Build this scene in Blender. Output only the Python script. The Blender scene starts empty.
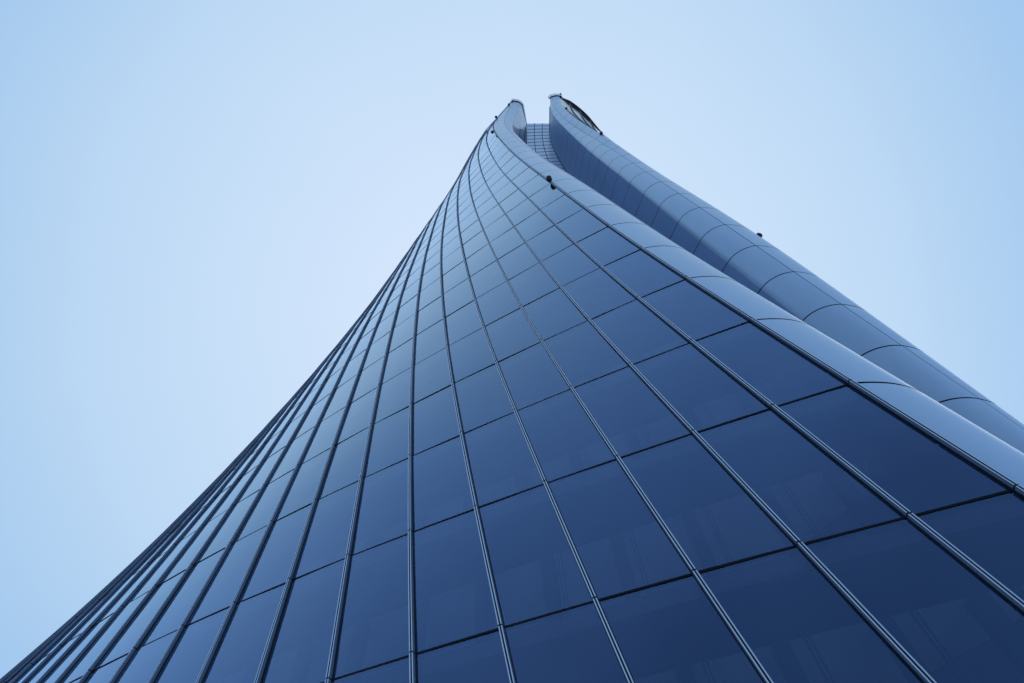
import bpy, bmesh, math, random
import numpy as np
from mathutils import Vector, Matrix
# ---- the tower's twist: every floor is the same plan, turned, scaled and shifted a little (smooth splines over the floor number)
KN=[0.0, 4.0, 8.0, 12.0, 16.0, 20.0, 24.0, 28.0]
TW=[0.0, -0.15155, -0.27225, -0.37713, -0.47206, -0.55783, -0.60538, -0.58666]
SC=[1.0, 0.95719, 0.92952, 0.8971, 0.87563, 0.85463, 0.83193, 0.83205]
DR=[[0.049, 0.011], [-0.035, -0.001], [-0.051, -0.027], [0.04, 0.023], [0.506, -0.023], [1.368, 0.122], [2.638, -0.456], [4.6, -1.392]]
PH=[-3.37, -0.00585954, -9.68443e-05, 1.67893e-07]
P0=[5.2726, -19.2457]
OX=[3.8551, 27.2776]
BAY=2.0603; BAY0=0.4014; Z0=8.7302; FLOOR=3.8
F_M0=[[5.162, -19.24], [5.216, -19.195], [5.22, -19.216], [5.281, -19.318], [5.195, -19.536], [5.536, -19.772], [6.591, -19.047], [7.852, -18.264]]
F_S=[[19.333, -9.586], [17.527, -10.736], [16.746, -11.412], [16.942, -11.503], [16.871, -11.093], [16.398, -11.235], [15.276, -12.626], [14.685, -14.259]]
F_E=[[15.913, -10.398], [15.215, -10.449], [14.664, -10.789], [14.964, -11.109], [14.925, -10.862], [14.977, -11.348], [14.386, -12.756], [14.181, -14.031]]
F_MB=[[19.228, -9.382], [18.936, -9.743], [18.626, -10.124], [18.287, -10.546], [17.886, -11.03], [17.448, -11.61], [16.782, -12.285], [15.773, -12.909]]
F_I=[[11.977, -5.87], [11.279, -5.921], [10.728, -6.261], [11.028, -6.581], [10.989, -6.334], [11.041, -6.82], [10.817, -8.383], [11.052, -9.878]]
F_A1=[[7.184, -18.544], [7.139, -18.611], [7.085, -18.695], [7.038, -18.807], [7.048, -18.907], [7.223, -18.854], [7.649, -18.483], [8.179, -17.731]]
F_A2=[[8.012, -16.951], [7.938, -17.007], [7.842, -17.078], [7.722, -17.174], [7.641, -17.253], [7.735, -17.224], [8.229, -16.834], [8.877, -16.467]]
F_Cn=[[5.2, -11.3], [5.2, -11.3], [5.2, -11.3], [5.2, -11.3], [5.25, -11.2], [5.8, -10.8], [6.75, -11.45], [6.82, -13.4]]
CAM_F=547.101; CAM_R=[0.995535, 0.082655, -0.045595]; CAM_U=[0.094397, -0.871703, 0.480856]; CAM_W=[0.0, 0.483013, 0.875613]
KTOP = 26.6        # floor number of the fins' top edge
KREC = 26.9        # roof of the recess
KBASE = -2.296     # ground
KN = np.array(KN); NK = len(KN)
SEED = random.Random(7)
scene = bpy.context.scene
col = scene.collection

def basis(x):
    x = np.atleast_1d(np.asarray(x, float))
    n = NK; h = np.diff(KN)
    A = np.zeros((n, n)); B = np.zeros((n, n)); A[0, 0] = A[-1, -1] = 1
    for i in range(1, n-1):
        A[i, i-1] = h[i-1]; A[i, i] = 2*(h[i-1]+h[i]); A[i, i+1] = h[i]
        B[i, i-1] = 6/h[i-1]; B[i, i] = -6/h[i-1]-6/h[i]; B[i, i+1] = 6/h[i]
    M = np.linalg.solve(A, B)
    i = np.clip(np.searchsorted(KN, x)-1, 0, n-2)
    hi = h[i]; a = (KN[i+1]-x)/hi; b = (x-KN[i])/hi
    R = np.zeros((len(x), n)); I = np.arange(len(x))
    R[I, i] += a; R[I, i+1] += b
    return R+((a**3-a)*hi**2/6)[:, None]*M[i]+((b**3-b)*hi**2/6)[:, None]*M[i+1]

_bc = {}
def bas(k):
    k = round(float(k), 4)
    if k not in _bc: _bc[k] = basis(k)[0]
    return _bc[k]
TW = np.array(TW); SC = np.array(SC); DR = np.array(DR)
FEAT = {'M0': np.array(F_M0), 'S': np.array(F_S), 'E': np.array(F_E), 'MB': np.array(F_MB), 'I': np.array(F_I),
        'A1': np.array(F_A1), 'A2': np.array(F_A2), 'Cn': np.array(F_Cn)}
def feat(n, k): return bas(k) @ FEAT[n]
def place(p, k, dz=0.0):
    """plan point (x, y) -> world point on floor k"""
    b = bas(k); th = b @ TW; s = b @ SC; dr = b @ DR
    c, sn = math.cos(th), math.sin(th)
    return Vector(((p[0]*c-p[1]*sn)*s+OX[0]+dr[0], (p[0]*sn+p[1]*c)*s+OX[1]+dr[1], Z0+FLOOR*k+dz))
def head(s): return sum(a*s**i for i, a in enumerate(PH))
_pl = {}
def facade_raw(j):
    j = round(float(j), 4)
    if j not in _pl:
        s = j*BAY-(BAY0*max(0.0, 1-2*j) if j < .5 else 0)
        t = (np.arange(60)+.5)/60*s; a = head(t)
        o = .042*max(0.0, j-13.5)**1.5; h = head(s)      # the curve eases off towards the rounded rear corner
        _pl[j] = np.array([P0[0]+np.cos(a).mean()*s-math.sin(h)*o, P0[1]+np.sin(a).mean()*s+math.cos(h)*o])
    return _pl[j]
def facade(j, k):
    """plan point of the front facade, j bays left of the fin"""
    p = facade_raw(j)
    reach = 1+2.2*max(0.0, min(1.0, (k-21)/4))      # towards the crown the whole edge sweeps over, not just the last bay
    if j < reach: p = p+(1-j/reach)*(feat('M0', k)-facade_raw(0))
    return p
def fnormal(j):
    a = head(j*BAY); return np.array([-math.sin(a), math.cos(a)])   # outward
def bez(p0, p1, a0, a1, l0, l1, t):
    ch = p1-p0; L = np.hypot(*ch); an = math.atan2(ch[1], ch[0])
    c1 = p0+L*l0*np.array([math.cos(an+math.radians(a0)), math.sin(an+math.radians(a0))])
    c2 = p1-L*l1*np.array([math.cos(an+math.radians(a1)), math.sin(an+math.radians(a1))])
    return (1-t)**3*p0+3*(1-t)**2*t*c1+3*(1-t)*t*t*c2+t**3*p1
def rank(v, a, b): return max(0.0, min(1.0, (v-a)/(b-a)))
def noseA1(t, k): return bez(feat('M0', k), feat('A1', k), -16, 22, .34, .34, t)
def noseA2(t, k): return bez(feat('A1', k), feat('A2', k), -26, 22, .34, .34, t)
def noseB1(t, k): return bez(feat('E', k), feat('S', k), -35, 29, .34, .34, t)
def noseB2(t, k): return bez(feat('S', k), feat('MB', k), -12, 20, .34, .34, t)
def lin(n0, n1):
    return lambda t, k: (1-t)*feat(n0, k)+t*feat(n1, k)
wallA = lin('A2', 'Cn'); recess = lin('Cn', 'I'); wallB = lin('I', 'E')
def catmull(pts, n=8):
    P = [np.array(p, float) for p in pts]; P = [2*P[0]-P[1]]+P+[2*P[-1]-P[-2]]
    out = []
    for i in range(1, len(P)-2):
        for a in range(n):
            t = a/n
            out.append(.5*((2*P[i])+(-P[i-1]+P[i+1])*t+(2*P[i-1]-5*P[i]+4*P[i+1]-P[i+2])*t*t+(-P[i-1]+3*P[i]-3*P[i+1]+P[i+2])*t**3))
    out.append(P[-2]); return out
def outset(P, d, wt=None):
    out = []; d0 = d
    for i, p in enumerate(P):
        d = d0*(wt[i] if wt else 1)
        q = P[min(i+1, len(P)-1)]-P[max(i-1, 0)]; q = q/max(np.hypot(*q), 1e-6)
        out.append(p+np.array([q[1], -q[0]])*d)
    return out
JMAX = 20
def backA(): return catmull([facade_raw(JMAX), (-28.2, -5.6), (-28.0, -1.0), (-25.0, 4.2), (-18.6, 10.4)])
def frontB(k): return catmull([feat('MB', k), feat('MB', k)+np.array((1.7, 5.0)), feat('MB', k)+np.array((2.9, 11.6)), (21.0, 8.6), (17.4, 13.4), (9.5, 16.6), (2, 18.3), (-5.2, 19.2)])

# ---- materials -------------------------------------------------------------------------------------------------------------
def nodes(name):
    m = bpy.data.materials.new(name); m.use_nodes = True
    nt = m.node_tree; nt.nodes.clear()
    return m, nt, nt.nodes.new('ShaderNodeOutputMaterial')
def principled(name, base, rough=.5, metal=0.0, spec=.5, noise=0.0, nscale=3.0, coat=0.0):
    m, nt, out = nodes(name)
    p = nt.nodes.new('ShaderNodeBsdfPrincipled'); p.inputs['Metallic'].default_value = metal
    p.inputs['Specular IOR Level'].default_value = spec
    p.inputs['Roughness'].default_value = rough
    p.inputs['Coat Weight'].default_value = coat; p.inputs['Coat Roughness'].default_value = .18; p.inputs['Coat IOR'].default_value = 1.6
    nt.links.new(p.outputs[0], out.inputs[0])
    if noise:
        tc = nt.nodes.new('ShaderNodeTexCoord'); mp = nt.nodes.new('ShaderNodeMapping'); mp.inputs['Scale'].default_value = (1, 1, .35)
        nz = nt.nodes.new('ShaderNodeTexNoise'); nz.inputs['Scale'].default_value = nscale; nz.inputs['Detail'].default_value = 5
        nt.links.new(tc.outputs['Object'], mp.inputs[0]); nt.links.new(mp.outputs[0], nz.inputs['Vector'])
        mr = nt.nodes.new('ShaderNodeMapRange'); mr.inputs['From Min'].default_value = .3; mr.inputs['From Max'].default_value = .7
        mr.inputs['To Min'].default_value = 1-noise; mr.inputs['To Max'].default_value = 1+noise
        nt.links.new(nz.outputs[0], mr.inputs[0])
        mx = nt.nodes.new('ShaderNodeVectorMath'); mx.operation = 'SCALE'; mx.inputs[0].default_value = base[:3]
        nt.links.new(mr.outputs[0], mx.inputs['Scale']); nt.links.new(mx.outputs[0], p.inputs['Base Color'])
        mr2 = nt.nodes.new('ShaderNodeMapRange'); mr2.inputs['To Min'].default_value = rough*.85; mr2.inputs['To Max'].default_value = rough*1.2
        nt.links.new(nz.outputs[0], mr2.inputs[0]); nt.links.new(mr2.outputs[0], p.inputs['Roughness'])
    else:
        p.inputs['Base Color'].default_value = (*base[:3], 1)
    return m
def glass(name, ior, tint, rough=.0, wob=.0, coat=(.40, .585, .97)):
    m, nt, out = nodes(name)
    f0 = nt.nodes.new('ShaderNodeFresnel'); f0.inputs['IOR'].default_value = ior      # one surface; a double-glazed unit has four: 4f/(1+3f)
    a4 = nt.nodes.new('ShaderNodeMath'); a4.operation = 'MULTIPLY'; a4.inputs[1].default_value = 4; nt.links.new(f0.outputs[0], a4.inputs[0])
    a3 = nt.nodes.new('ShaderNodeMath'); a3.operation = 'MULTIPLY_ADD'; a3.inputs[1].default_value = 3; a3.inputs[2].default_value = 1; nt.links.new(f0.outputs[0], a3.inputs[0])
    fr = nt.nodes.new('ShaderNodeMath'); fr.operation = 'DIVIDE'; nt.links.new(a4.outputs[0], fr.inputs[0]); nt.links.new(a3.outputs[0], fr.inputs[1])
    tr = nt.nodes.new('ShaderNodeBsdfTransparent'); tr.inputs['Color'].default_value = (*tint, 1)
    gl = nt.nodes.new('ShaderNodeBsdfGlossy'); gl.inputs['Roughness'].default_value = rough
    cr = nt.nodes.new('ShaderNodeValToRGB'); cr.color_ramp.elements[0].position = .1; cr.color_ramp.elements[0].color = (*coat, 1)
    cr.color_ramp.elements[1].position = .62; cr.color_ramp.elements[1].color = (.68, .84, 1, 1)      # the blue coating shows less at grazing angles
    nt.links.new(fr.outputs[0], cr.inputs[0]); nt.links.new(cr.outputs[0], gl.inputs['Color'])
    mx = nt.nodes.new('ShaderNodeMixShader')
    nt.links.new(fr.outputs[0], mx.inputs[0]); nt.links.new(tr.outputs[0], mx.inputs[1]); nt.links.new(gl.outputs[0], mx.inputs[2])
    nt.links.new(mx.outputs[0], out.inputs[0])
    if wob:      # slight waviness of toughened glass
        tc = nt.nodes.new('ShaderNodeTexCoord'); nz = nt.nodes.new('ShaderNodeTexNoise')
        nz.inputs['Scale'].default_value = .55; nz.inputs['Detail'].default_value = 2
        bp = nt.nodes.new('ShaderNodeBump'); bp.inputs['Strength'].default_value = wob; bp.inputs['Distance'].default_value = .05
        nt.links.new(tc.outputs['Object'], nz.inputs['Vector']); nt.links.new(nz.outputs[0], bp.inputs['Height'])
        nt.links.new(bp.outputs[0], f0.inputs['Normal']); nt.links.new(bp.outputs[0], gl.inputs['Normal'])
    return m
M = {}
M['glass'] = glass('facade_glass', 1.6, (.8, .88, .98), .0, .16)
M['recess_glass'] = glass('recess_glass', 2.1, (.3, .4, .56), .02, .12, (.72, .86, 1))
M['fin'] = principled('mullion_aluminium', (.2, .25, .33), .5, .15, .25, .05, 2)  # blade flanks: their sideways shade is put into this darker tone
M['dull_glass'] = principled('dull_dark_glazing', (.14, .21, .33), .42, .1, .4, .05, 1)
M['sky_glazing'] = principled('sky_pale_glazing', (.62, .72, .84), .3, .15, .5, .05, 1, .4)  # pale base stands in for the sky this glazing would mirror
M['fin_lit'] = principled('lit_fin_edge', (.80, .86, .92), .45, .2, .4, .04, 2)  # same aluminium as the flanks, daylight on the front edge painted in
M['gasket'] = principled('black_gasket', (.012, .013, .016), .55)
M['joint'] = principled('dark_joint', (.008, .009, .012), .7, 0, .2)
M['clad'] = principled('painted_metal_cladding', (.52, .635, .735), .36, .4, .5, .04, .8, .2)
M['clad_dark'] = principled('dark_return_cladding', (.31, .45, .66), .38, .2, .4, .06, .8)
def frosted(name, c):
    m, nt, out = nodes(name)
    d = nt.nodes.new('ShaderNodeBsdfDiffuse'); d.inputs[0].default_value = (*c, 1); t = nt.nodes.new('ShaderNodeBsdfTranslucent'); t.inputs[0].default_value = (*c, 1)
    mx = nt.nodes.new('ShaderNodeMixShader'); mx.inputs[0].default_value = .62
    nt.links.new(d.outputs[0], mx.inputs[1]); nt.links.new(t.outputs[0], mx.inputs[2]); nt.links.new(mx.outputs[0], out.inputs[0])
    return m
M['cap'] = frosted('frosted_crown_rim', (.88, .9, .96))
M['rail'] = principled('dark_crown_steel', (.03, .03, .045), .5, .2)
M['slab'] = principled('slab_soffit', (.035, .037, .04), .8, 0, .3, .06, 1.5)
M['ceiling'] = principled('white_ceiling_panel', (.85, .85, .84), .8, 0, .3)
M['edge'] = principled('grey_slab_edge', (.1, .102, .105), .7, 0, .3)
M['floor_finish'] = principled('pale_floor_finish', (.6, .6, .58), .6, 0, .3)
M['column'] = principled('dark_column_casing', (.03, .032, .035), .7, 0, .3)
M['core'] = principled('core_wall', (.16, .165, .17), .85)
M['back'] = principled('back_glazing', (.03, .045, .07), .1, 0, .7)
M['lamp'] = principled('black_lamp_housing', (.012, .012, .015), .4)
M['lens'] = principled('dark_lamp_lens', (.03, .02, .025), .15)
M['roof'] = principled('roof_gravel', (.25, .25, .25), .9, 0, .3, .15, 8)

# ---- mesh helpers ----------------------------------------------------------------------------------------------------------
class MB:
    def __init__(s): s.v = []; s.f = []; s.m = []
    def grid(s, P, mat=0, flip=False, closed=False):
        """P[row][col] of Vectors -> quads"""
        o = len(s.v); R = len(P); Cn = len(P[0])
        for r in P: s.v.extend([tuple(p) for p in r])
        for i in range(R-1):
            for j in range(Cn if closed else Cn-1):
                a = o+i*Cn+j; b = o+i*Cn+(j+1) % Cn; c = b+Cn; d = a+Cn
                s.f.append((a, d, c, b) if flip else (a, b, c, d)); s.m.append(mat)
    def poly(s, pts, mat=0):
        o = len(s.v); s.v.extend([tuple(p) for p in pts]); s.f.append(tuple(range(o, o+len(pts)))); s.m.append(mat)
    def tube(s, a, b, r0, r1, n=12, mat=0):
        a = Vector(a); b = Vector(b); d = (b-a).normalized()
        x = d.orthogonal().normalized(); y = d.cross(x)
        ring = lambda c, r: [c+x*(r*math.cos(2*math.pi*i/n))+y*(r*math.sin(2*math.pi*i/n)) for i in range(n)]
        s.grid([ring(a, r0), ring(b, r1)], mat, True, True); s.poly(ring(a, r0), mat); s.poly(ring(b, r1)[::-1], mat)
    def build(s, name, mats, parent=None, smooth=False, label=None):
        me = bpy.data.meshes.new(name); me.from_pydata(s.v, [], s.f)
        for m in (mats if isinstance(mats, (list, tuple)) else [mats]): me.materials.append(m)
        for p, m in zip(me.polygons, s.m): p.material_index = m; p.use_smooth = smooth
        me.update()
        o = bpy.data.objects.new(name, me); col.objects.link(o)
        if parent: o.parent = parent
        if parent and parent.type == 'EMPTY': o.matrix_parent_inverse = Matrix.Translation(-parent.location)
        if label: o['label'] = label
        return o
def tag(o, label=None, cat=None, group=None, kind=None):
    for k, v in (('label', label), ('category', cat), ('group', group), ('kind', kind)):
        if v: o[k] = v
    return o
def empty(name, loc):
    o = bpy.data.objects.new(name, None); o.location = loc; col.objects.link(o); return o

# ---- camera ----------------------------------------------------------------------------------------------------------------
CAM = Vector((0, 0, 1.6))
cd = bpy.data.cameras.new('camera'); cam = bpy.data.objects.new('camera', cd); col.objects.link(cam)
R_, U_, W_ = Vector(CAM_R), Vector(CAM_U), Vector(CAM_W)
cam.matrix_world = Matrix(((R_.x, U_.x, -W_.x, 0), (R_.y, U_.y, -W_.y, 0), (R_.z, U_.z, -W_.z, CAM.z), (0, 0, 0, 1)))
cd.sensor_width = 36; cd.lens = CAM_F*36/1024; cd.clip_end = 20000; cd.clip_start = .05
scene.camera = cam
def px(p):
    d = Vector(p)-CAM; z = d.dot(W_)
    return 512+CAM_F*d.dot(R_)/z, 341.5-CAM_F*d.dot(U_)/z, z

# ---- tower -----------------------------------------------------------------------------------------------------------------
tower = empty('twisted_skyscraper', (OX[0], OX[1], 0))
tag(tower, 'dark blue glass skyscraper twisting skyward with pale metal fins along an open slot', 'skyscraper')
GAP = .032          # half the black joint between two panes
LEVELS = list(range(-3, 27))
def kz(k): return max(k, KBASE)

def pane_mesh(mb, j, k0, k1, ins=.045):
    """one pane between mullions j and j+1, floors k0..k1; outward normal"""
    e = ins/BAY; g = GAP/FLOOR
    a, b = max(k0+g, KBASE), k1-g
    wob = [SEED.uniform(-.011, .011) for _ in range(4)]
    rows = []
    for t in (0, .25, .5, .75, 1):
        k = a+(b-a)*t; row = []
        for s in (0, .33, .67, 1):
            jj = j+e+(1-2*e)*s; n = fnormal(jj)
            o = (wob[0]*(1-s)*(1-t)+wob[1]*s*(1-t)+wob[2]*(1-s)*t+wob[3]*s*t)+.012*math.sin(math.pi*s)*math.sin(math.pi*t)*.3
            row.append(place(facade(jj, k)+n*o, k))
        rows.append(row)
    mb.grid(rows, 0, True)
cands = []
for k in range(-3, 27):
    k1 = min(k+1, KTOP)
    for j in range(JMAX):
        pts = [px(place(facade(j+a, kz(k+b)), kz(k+b))) for a, b in ((0, 0), (1, 0), (1, 1), (0, 1))] if k < 26 else []
        area = 0
        if pts and all(p[2] > .5 for p in pts):
            cl = [(min(max(p[0], 0), 1024), min(max(p[1], 0), 683)) for p in pts]
            area = abs(sum(cl[i][0]*cl[(i+1) % 4][1]-cl[(i+1) % 4][0]*cl[i][1] for i in range(4)))/2
        cands.append((area, j, k, k1))
cands.sort(reverse=True)
rest = MB()
for n, (area, j, k, k1) in enumerate(cands):
    if n < 99 and area > 5:
        mb = MB(); pane_mesh(mb, j, k, k1); mb.build('glass_pane', M['glass'], tower, True)
    else:
        pane_mesh(rest, j, k, k1)
tag(rest.build('glass_pane', M['glass'], tower, True), kind='stuff')

# vertical mullions: black gasket, two aluminium blades with a slit between them, a hairline break at each floor
def profile(j, k, t, n, off=0):
    T = np.array([math.cos(head(j*BAY)), math.sin(head(j*BAY))]); N = fnormal(j)
    return place(facade(j, k)+T*t+N*n, k)
def box_sweep(mb, fn, ks, t0, t1, n0, n1, mat, front=None):
    rows = [[fn(k, t0, n0), fn(k, t0, n1), fn(k, t1, n1), fn(k, t1, n0)] for k in ks]
    mb.grid(rows, mat, True, True)
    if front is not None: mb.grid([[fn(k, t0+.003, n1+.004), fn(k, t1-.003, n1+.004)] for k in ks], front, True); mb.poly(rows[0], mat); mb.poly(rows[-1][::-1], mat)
def mullion(fn, name, parent, kmin=-3):
    mb = MB()
    for k in range(kmin, 27):
        a = max(k+.005, KBASE); b = min(k+1-.005, KTOP-.03)
        ks = [a+(b-a)*t for t in (0, .34, .67, 1)]
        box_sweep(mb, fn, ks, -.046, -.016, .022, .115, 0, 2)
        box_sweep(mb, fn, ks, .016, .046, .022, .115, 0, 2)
    ks = np.arange(KBASE, KTOP-.03, .33)
    box_sweep(mb, fn, ks, -.066, .066, -.06, .02, 1)
    box_sweep(mb, fn, ks, -.015, .015, .02, .085, 1)
    return mb.build(name, [M['fin'], M['gasket'], M['fin_lit']], parent)
for j in range(0, JMAX+1):
    mullion((lambda k, t, n, j=j: profile(j, k, t+(.03 if j == 0 else 0), n)), 'mullion', tower)

# black joint at each floor
for k in range(-2, 27):
    mb = MB(); g = GAP/FLOOR*.7; jj = np.linspace(0.02, JMAX-.02, 58)
    prof = ((k-g, -.1), (k-g, .012), (k+g, .012), (k+g, -.1))
    mb.grid([[place(facade(j, kk)+fnormal(j)*n, kk) for j in jj] for kk, n in prof], 0, True)
    mb.build('floor_joint', M['joint'], tower)

# floors behind the glass: slab with a pale edge, ceiling panels set back from the facade
def deep(j, depth, k, dz):
    lim = (.9 if k > 18 else 3.5)+1.3*j          # nothing reaches through into the slot
    return place(facade(j, k)-fnormal(j)*min(depth, lim), k, dz)
for k in range(-1, 27):
    mb = MB(); jj = np.linspace(.02, JMAX-.02, 39)
    for z0, z1, d0, d1, mat, fl in ((-.42, -.06, .16, .16, 1, True), (-.42, -.42, .16, 8.0, 0, False), (-.06, -.06, .16, 8.0, 2, True)):
        mb.grid([[deep(j, d0, k, z0) for j in jj], [deep(j, d1, k, z1) for j in jj]], mat, fl)
    mb.grid([[deep(j, .17, k, -.43) for j in jj], [deep(j, .5, k, -.43) for j in jj]], 1)
    sl = mb.build('floor_slab', [M['slab'], M['edge'], M['floor_finish']], tower)
    if k <= 6:
        mc = MB()
        for j in range(JMAX):
            mc.grid([[deep(j+a, 2.1, k, -.52) for a in (0, .5, 1)], [deep(j+a, 7.4, k, -.52) for a in (0, .5, 1)]], 0)
        mc.build('ceiling_panel', M['ceiling'], sl)
    if k <= 3:
        for j in range(0, 12):      # slim columns and a pair of blind cables behind every bay, from the floor below up to this slab
            if k == -1: continue
            mc = MB(); a = j+.42
            def q(da, dd, z): return deep(a+da/BAY, 2.0+dd, k, z)
            ring = lambda w, d0, d1, c, z: [q(c-w, d0, z), q(c+w, d0, z), q(c+w, d1, z), q(c-w, d1, z)]
            mc.grid([ring(.17, 0, .34, 0, -3.8), ring(.17, 0, .34, 0, -.53)], 0, False, True)
            for c in (-.52, -.43): mc.grid([ring(.02, -.3, -.26, c, -3.8), ring(.02, -.3, -.26, c, -.43)], 0, False, True)
            mc.build('column', M['column'], sl)
mb = MB()
ks = np.arange(KBASE, KTOP, .5); jj = np.linspace(0, JMAX, 39)
mb.grid([[deep(j, 8.0, k, 0) for j in jj] for k in ks])
mb.grid([[deep(.06, d, k, 0) for d in (.03, 8.0)] for k in ks])
mb.build('core_wall', M['core'], tower)

# fins: cladding panels floor by floor with open dark joints
def panel(mb, fn, ka, kb, t0=0.0, t1=1.0, n=12, off=0.0, mat=0, rows=4, flip=False):
    P = []
    for i in range(rows):
        k = ka+(kb-ka)*i/(rows-1); P.append([place(fn(t0+(t1-t0)*s/n, k), k) for s in range(n+1)])
    mb.grid(P, mat, flip)
def inset(fn, d):
    def g(t, k):
        p = fn(t, k); u = min(max(t, 0), 1); q = fn(min(u+.02, 1), k)-fn(max(u-.02, 0), k); q = q/np.hypot(*q)
        return p+np.array([-q[1], q[0]])*d
    return g
J2 = .036/FLOOR
def fin(fn, name, label, kmin=-3, te=.012, t0=None, t1=None):
    t0 = te if t0 is None else t0; t1 = 1-te if t1 is None else t1
    for k in range(kmin, 27):
        mb = MB(); panel(mb, fn, max(k+J2, KBASE), min(k+1-J2, KTOP-.01), t0, t1)
        mb.build('cladding_panel', M['clad'], tower, True)
def backing(fns, kmin=KBASE, kmax=KTOP-.01, d=.035):
    mb = MB()
    ks = np.linspace(kmin, kmax, 88)
    for fn in fns:
        g = inset(fn, d); mb.grid([[place(g(s/10, k), k) for s in range(11)] for k in ks])
    return mb.build('fin_backing', M['joint'], tower, True)
fin(noseA1, 'A', None, t0=.045); fin(noseB1, 'B', None, t0=0.0); 
mb = MB()
for k in range(-3, 27): panel(mb, noseB2, max(k+J2, KBASE), min(k+1-J2, KTOP-.01), .012, .99)
mb.build('side_cladding', M['clad'], tower, True)
mb = MB()
for k in range(-3, 27): panel(mb, noseA2, max(k+J2, KBASE), min(k+1-J2, KTOP-.01), .012, .99)
mb.build('side_cladding', M['clad'], tower, True)
backing([noseA1, noseA2]); backing([noseB1, noseB2])
# return wall of the far fin, deep inside the slot
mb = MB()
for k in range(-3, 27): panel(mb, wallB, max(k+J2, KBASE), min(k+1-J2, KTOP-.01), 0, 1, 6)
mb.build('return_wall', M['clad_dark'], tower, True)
g = inset(wallB, .06)
mb = MB(); mb.grid([[place(g(s/4, k), k) for s in range(5)] for k in np.linspace(KBASE, KTOP-.01, 80)]); mb.build('return_backing', M['joint'], tower, True)
# inner return of the near fin: glazed low down, metal towards the crown (the border between them climbs)
def kborder(t): return 21.6+(KTOP-21.6)*t
mb = MB(); mg = MB(); N = 8
for i in range(N):
    a, b = i/N, (i+1)/N
    for k in range(-3, 27):
        lo = lambda t: max(k+J2, KBASE); hi = min(k+1-J2, KTOP-.01)
        klo = max(k+J2, KBASE)
        A = [(t, min(max(kborder(t), klo), hi)) for t in (a, b)]
        if any(q > klo for t, q in A): mg.grid([[place(wallA(t, klo), klo) for t, q in A], [place(wallA(t, q), q) for t, q in A]])
        if any(q < hi for t, q in A): mb.grid([[place(wallA(t, q), q) for t, q in A], [place(wallA(t, hi), hi) for t, q in A]])
mb.build('inner_return', M['clad'], tower, True)
mg.build('slot_side_glazing', M['dull_glass'], tower, True)
# recessed glazing at the back of the slot: half-floor panes
mb = MB(); g = .03/FLOOR
for h in range(-5, 55):
    a, b = max(h/2+g, KBASE), min(h/2+.5-g, KREC)
    if b > a:
        for s in range(3): panel(mb, recess, a, b, s/3+.012, (s+1)/3-.012, 2, rows=2)
mb.build('recess_glazing', M['sky_glazing'], tower)
mb = MB()
gi = inset(recess, .06); go = inset(recess, -.05); tt = [a/6 for a in range(7)]
for h in range(-4, 55):
    k = h/2; e = .02/FLOOR
    if k+e < KREC:
        mb.grid([[place(gi(t, k-e), k-e) for t in tt], [place(go(t, k-e), k-e) for t in tt], [place(go(t, k+e), k+e) for t in tt], [place(gi(t, k+e), k+e) for t in tt]])
mb.build('recess_transom', M['joint'], tower)
for fn, t in ((recess, 0.0), (recess, 1/3), (recess, 2/3), (recess, .995), (wallA, .45), (wallA, .8)):
    def f3(k, tt, n, fn=fn, t=t):
        p = fn(t, k); q = fn(min(t+.1, 1), k)-fn(max(t-.1, 0), k); q = q/np.hypot(*q)
        return place(p+q*tt+np.array([q[1], -q[0]])*n, k)
    mb = MB(); top = KREC if fn is recess else kborder(t)
    box_sweep(mb, f3, np.linspace(KBASE, top, 80), -.035, .035, -.05, .08, 0)
    mb.build('recess_mullion', M['gasket'], tower)
# dark room behind the recess glazing
mb = MB(); gi = inset(recess, 1.6); gj = inset(wallA, 1.2)
mb.grid([[place(gi(s/4, k), k) for s in range(-1, 7)] for k in np.linspace(KBASE, KREC, 60)])
mb.grid([[place(gj(s/4, k), k) for s in range(0, 6)] for k in np.linspace(KBASE, KREC, 60)])
mb.build('slot_core', M['core'], tower)

# far facade of the second shell and the rounded rear of the first
ks = np.linspace(KBASE, KTOP-.01, 60)
mb = MB(); mb.grid([[place(p, k) for p in frontB(k)] for k in ks]); mb.build('rear_glazing', M['back'], tower, True)
mb = MB(); mb.grid([[place(p, k) for p in backA()] for k in ks], 0, True); mb.build('rear_glazing', M['back'], tower, True)
mb = MB(); cl = [np.array((-5.2, 19.2)), np.array((-9, 17)), np.array((-14, 13.5)), np.array((-18.6, 10.4))]
mb.grid([[place(p, k) for p in cl] for k in ks]); mb.build('rear_glazing', M['back'], tower, True)
FB = lambda s, k: frontB(k)[min(int(s), 64)]
for s in (4, 8, 12, 16, 20, 24):
    def f4(k, tt, n, s=s):
        c = frontB(k); p = c[s]; q = c[s+1]-c[s-1]; q = q/np.hypot(*q)
        return place(p+q*tt+np.array([q[1], -q[0]])*n, k)
    mb = MB(); box_sweep(mb, f4, np.linspace(KBASE, KTOP-.02, 60), -.05, .05, .0, .16, 0); mb.build('mullion', M['fin'], tower)

for k in range(-2, 27):
    mb = MB(); g = GAP/FLOOR*.7
    mb.grid([[place(p, kk) for p in outset(frontB(kk)[:34], n)] for kk, n in ((k-g, -.05), (k-g, .012), (k+g, .012), (k+g, -.05))], 0)
    mb.build('floor_joint', M['joint'], tower)
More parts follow.
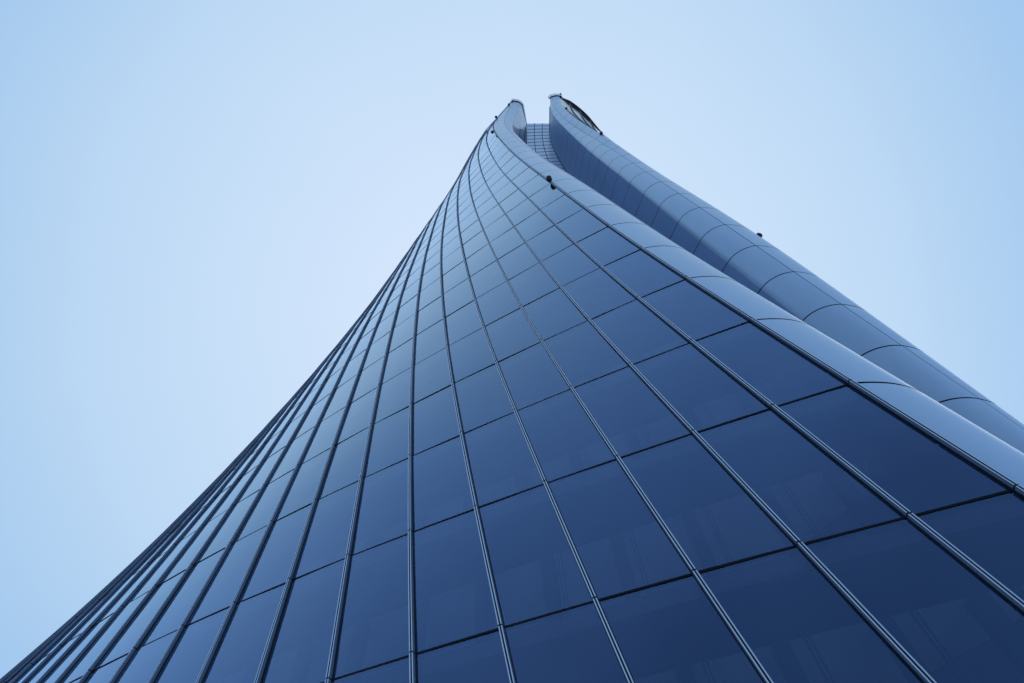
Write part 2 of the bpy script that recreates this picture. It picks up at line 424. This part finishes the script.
# crown: black reveal and a pale cap following both shells' top edges, recess roof
def edgeA(k): return ([facade(j, k) for j in np.linspace(12, 0, 37)]+[noseA1(s/8, k) for s in range(1, 9)]+[noseA2(s/8, k) for s in range(1, 9)]+[wallA(s/6, k) for s in range(1, 7)])
def edgeB(k): return ([noseB1(s/10, k) for s in range(0, 11)]+[noseB2(s/8, k) for s in range(1, 9)]+frontB(k)[1:40])
WA = [.03]*35+[.2, .5]+[1]*16+[1-.75*i/6 for i in range(1, 7)]
WB = [1]*19+[max(.03, 1-.5*i) for i in range(1, 40)]
for nm, ed, Wt in (('A', edgeA, WA), ('B', edgeB, WB)):
    P = ed(KTOP)
    mb = MB()
    ins = outset(P, -.1); 
    mb.grid([[place(p, KTOP, -.12) for p in ins], [place(p, KTOP, .3) for p in ins]])
    mb.build('crown_reveal', M['joint'], tower, True)
    o0 = outset(P, .2, Wt); o1 = outset(P, .24, Wt); o2 = outset(P, .42, Wt); o3 = outset(P, -.7)
    mb = MB(); mb.grid([[place(p, KTOP, .2) for p in ins], [place(p, KTOP, .2) for p in o0], [place(p, KTOP, .32) for p in o0]])
    mb.build('crown_soffit', M['gasket'], tower)
    mb = MB()
    mb.grid([[place(p, KTOP, .26) for p in o1], [place(p, KTOP, .3) for p in o2], [place(p, KTOP, 1.5) for p in o2]])
    mb.build('crown_cap', M['cap'], tower, True)
mb = MB()
rp = [recess(s/6, KREC) for s in range(7)]
c0 = np.array([4.0, -6.0])
for i in range(6): mb.poly([place(rp[i], KREC), place(rp[i+1], KREC), place(c0, KREC)])
mb.build('recess_roof', M['roof'], tower)
mb = MB()
ring = [facade(j, 26) for j in np.linspace(JMAX, 0, 40)]+[feat('Cn', 26), feat('I', 26), feat('E', 26)]+frontB(26)+[p for p in cl[1:]]+backA()[::-1][1:-1]
mb.poly([place(np.array(p)*.97, 25.6) for p in ring]); mb.build('roof', M['roof'], tower)
# dark steel walkway hung along the second shell's crown
mb = MB(); P = outset(frontB(KTOP)[1:17], -.05)
TP = [min(1, .35+.22*i, .3+.16*(len(P)-1-i)) for i in range(len(P))]
rows = [[place(p, KTOP, z) for p in q] for q, z in ((outset(P, -.4, TP), -.1), (outset(P, .5, TP), -.1), (outset(P, .54, TP), .55), (outset(P, -.3, TP), .7))]
mb.grid(rows, 0); mb.grid([rows[3], rows[0]], 0)
for i in range(0, len(P)-1):
    a = place(P[i], KTOP, -.1)
    b = place(outset(frontB(KTOP-.45), .05)[1+i], KTOP-.45)
    mb.tube(a, b, .06, .06, 6)
    if i+2 < len(P): mb.tube(a, place(outset(frontB(KTOP-.3), .05)[2+i], KTOP-.3), .07, .07, 6)
    if i % 2 == 0: mb.tube(place(P[i], KTOP, .6), place(P[min(i+1, len(P)-1)], KTOP, 1.15), .06, .06, 6)
mb.build('crown_walkway', M['rail'], tower)

# ---- obstruction lamps on short arms -----------------------------------------------------------------------------------------
def lamp(c, k, n, label, r=.21):
    foot = place(feat(n, k), k); c = Vector(c)
    t = empty('obstruction_lamp', foot)
    tag(t, label, 'lamp', 'round obstruction lamps along the fin edges')
    bm = bmesh.new(); bmesh.ops.create_uvsphere(bm, u_segments=20, v_segments=12, radius=r)
    bmesh.ops.translate(bm, verts=bm.verts, vec=c)
    me = bpy.data.meshes.new('globe'); bm.to_mesh(me); bm.free(); me.materials.append(M['lens'])
    for p in me.polygons: p.use_smooth = True
    o = bpy.data.objects.new('globe', me); col.objects.link(o); o.parent = t; o.matrix_parent_inverse = Matrix.Translation(-foot)
    d = (c-foot).normalized()
    mb = MB(); mb.tube(foot-d*.05, c-d*r*.9, .05, .07); mb.tube(c-d*r*1.05, c-d*r*.55, r*.7, r*.92, 16)
    mb.build('arm', M['lamp'], t)
lamp((3.51, 8.45, 39.13), 8.0, 'M0', 'largest round black lamp, low on the near fin where it meets the glass facade')
lamp((0.03, 9.98, 74.0), 17.6, 'M0', 'black lamp at the upper bend of the near fin edge, above the largest lamp')
lamp((0.82, 10.47, 93.09), 22.4, 'M0', 'small lamp on the left outline of the near fin, below the pair at its tip')
lamp((3.4, 10.12, 106.2), 25.8, 'M0', 'tiny lamp on the near fin outline, lower one of the pair at its tip')
lamp((4.24, 10.0, 109.43), 26.5, 'M0', 'tiny lamp at the left end of the black line under the near fin cap')
lamp((18.16, 13.66, 38.35), 7.8, 'MB', 'lowest lamp on the far fin, alone on its right outline')
lamp((13.57, 11.26, 73.5), 17.1, 'MB', 'black lamp on the far fin at the lower end of the dark crown walkway')
lamp((12.3, 10.62, 96.9), 23.1, 'MB', 'small lamp on the far fin seam beside the dark crown walkway')
lamp((13.04, 9.96, 109.62), 26.5, 'MB', 'lower of the two tiny lamps at the tip of the far fin')
lamp((13.33, 9.81, 112.47), 27.0, 'MB', 'topmost tiny lamp above the tip of the far fin')

# ---- ground ------------------------------------------------------------------------------------------------------------------
m, nt, out = nodes('plaza_paving')
p = nt.nodes.new('ShaderNodeBsdfPrincipled'); p.inputs['Roughness'].default_value = .75
tc = nt.nodes.new('ShaderNodeTexCoord'); br = nt.nodes.new('ShaderNodeTexBrick')
br.inputs['Color1'].default_value = (.47, .47, .46, 1); br.inputs['Color2'].default_value = (.41, .41, .40, 1); br.inputs['Mortar'].default_value = (.1, .1, .1, 1)
br.inputs['Scale'].default_value = 1; br.inputs['Mortar Size'].default_value = .008; br.inputs['Brick Width'].default_value = 1.2; br.inputs['Row Height'].default_value = .6
nt.links.new(tc.outputs['Object'], br.inputs[0]); nt.links.new(br.outputs[0], p.inputs['Base Color']); nt.links.new(p.outputs[0], out.inputs[0])
mb = MB(); a = 6000
mb.poly([(-a, -a, 0), (a, -a, 0), (a, a, 0), (-a, a, 0)])
g = mb.build('ground', m); tag(g, 'pale grey paved plaza around the foot of the tower', 'ground', kind='structure')

# ---- sky: thin overcast with the veiled sun high behind the tower ---------------------------------------------------------------
SUN = Vector((-.018, .446, .895)).normalized()
LAMP = Vector((.5, .62, .62)).normalized()
w = bpy.data.worlds.new('World'); scene.world = w; w.use_nodes = True
nt = w.node_tree; nt.nodes.clear()
out = nt.nodes.new('ShaderNodeOutputWorld'); bg = nt.nodes.new('ShaderNodeBackground'); bg.inputs['Strength'].default_value = .08
sky = nt.nodes.new('ShaderNodeTexSky'); sky.sky_type = 'NISHITA'; sky.sun_disc = False
sky.sun_elevation = math.asin(LAMP.z); sky.sun_rotation = math.atan2(LAMP.x, LAMP.y)
tc = nt.nodes.new('ShaderNodeTexCoord')
dt = nt.nodes.new('ShaderNodeVectorMath'); dt.operation = 'DOT_PRODUCT'; dt.inputs[1].default_value = SUN
nt.links.new(tc.outputs['Generated'], dt.inputs[0])
nz = nt.nodes.new('ShaderNodeTexNoise'); nz.inputs['Scale'].default_value = 2.2; nz.inputs['Detail'].default_value = 4
nt.links.new(tc.outputs['Generated'], nz.inputs['Vector'])
ad = nt.nodes.new('ShaderNodeMath'); ad.operation = 'MULTIPLY_ADD'; ad.inputs[2].default_value = 0.0
am = nt.nodes.new('ShaderNodeMapRange'); am.interpolation_type = 'SMOOTHSTEP'; am.inputs['From Min'].default_value = .45; am.inputs['From Max'].default_value = .72
am.inputs['To Min'].default_value = .55; am.inputs['To Max'].default_value = .05; nt.links.new(dt.outputs['Value'], am.inputs[0])
ct = nt.nodes.new('ShaderNodeMath'); ct.operation = 'SUBTRACT'; ct.inputs[1].default_value = .5; nt.links.new(nz.outputs[0], ct.inputs[0])
nt.links.new(ct.outputs[0], ad.inputs[0]); nt.links.new(am.outputs[0], ad.inputs[1])
sm = nt.nodes.new('ShaderNodeMath'); sm.operation = 'ADD'; nt.links.new(dt.outputs['Value'], sm.inputs[0]); nt.links.new(ad.outputs[0], sm.inputs[1])
mr = nt.nodes.new('ShaderNodeMapRange'); mr.inputs['From Min'].default_value = -1; mr.inputs['From Max'].default_value = 1
nt.links.new(sm.outputs[0], mr.inputs[0])
rp = nt.nodes.new('ShaderNodeValToRGB'); nt.links.new(mr.outputs[0], rp.inputs[0])
els = rp.color_ramp.elements
RAMP = [(-1, (0.1, 0.19, 0.34)), (-0.2, (0.11, 0.23, 0.46)), (0.1, (0.165, 0.31, 0.6)), (0.3, (0.235, 0.43, 0.79)), (0.45, (0.29, 0.51, 0.89)), (0.6, (0.33, 0.55, 0.9)), (0.69, (0.38, 0.59, 0.855)), (0.8, (0.495, 0.682, 0.9)), (0.9, (0.578, 0.74, 0.945)), (0.97, (0.635, 0.777, 0.966)), (1.0, (0.655, 0.787, 0.97))]
while len(els) < len(RAMP): els.new(.5)
for e, (d, c) in zip(els, RAMP): e.position = (d+1)/2; e.color = (*c, 1)
veil = nt.nodes.new('ShaderNodeMix'); veil.data_type = 'RGBA'; veil.blend_type = 'MIX'; veil.inputs['Factor'].default_value = .96
gain = nt.nodes.new('ShaderNodeVectorMath'); gain.operation = 'SCALE'; gain.inputs['Scale'].default_value = 1.035/.08
nt.links.new(rp.outputs[0], gain.inputs[0])
nt.links.new(sky.outputs[0], veil.inputs[6]); nt.links.new(gain.outputs[0], veil.inputs[7])
nt.links.new(veil.outputs[2], bg.inputs[0]); nt.links.new(bg.outputs[0], out.inputs[0])
ld = bpy.data.lights.new('sun', 'SUN'); ld.energy = .5; ld.angle = math.radians(50); ld.color = (1, .96, .9)
lo = bpy.data.objects.new('sun', ld); col.objects.link(lo); lo.rotation_euler = LAMP.to_track_quat('Z', 'Y').to_euler()

vs = scene.view_settings
scene.display_settings.display_device = 'sRGB'
vs.view_transform = 'Standard'; vs.look = 'None'; vs.exposure = 0; vs.gamma = 1; vs.use_curve_mapping = False
scene.cycles.max_bounces = 10; scene.cycles.transparent_max_bounces = 12; scene.cycles.glossy_bounces = 5
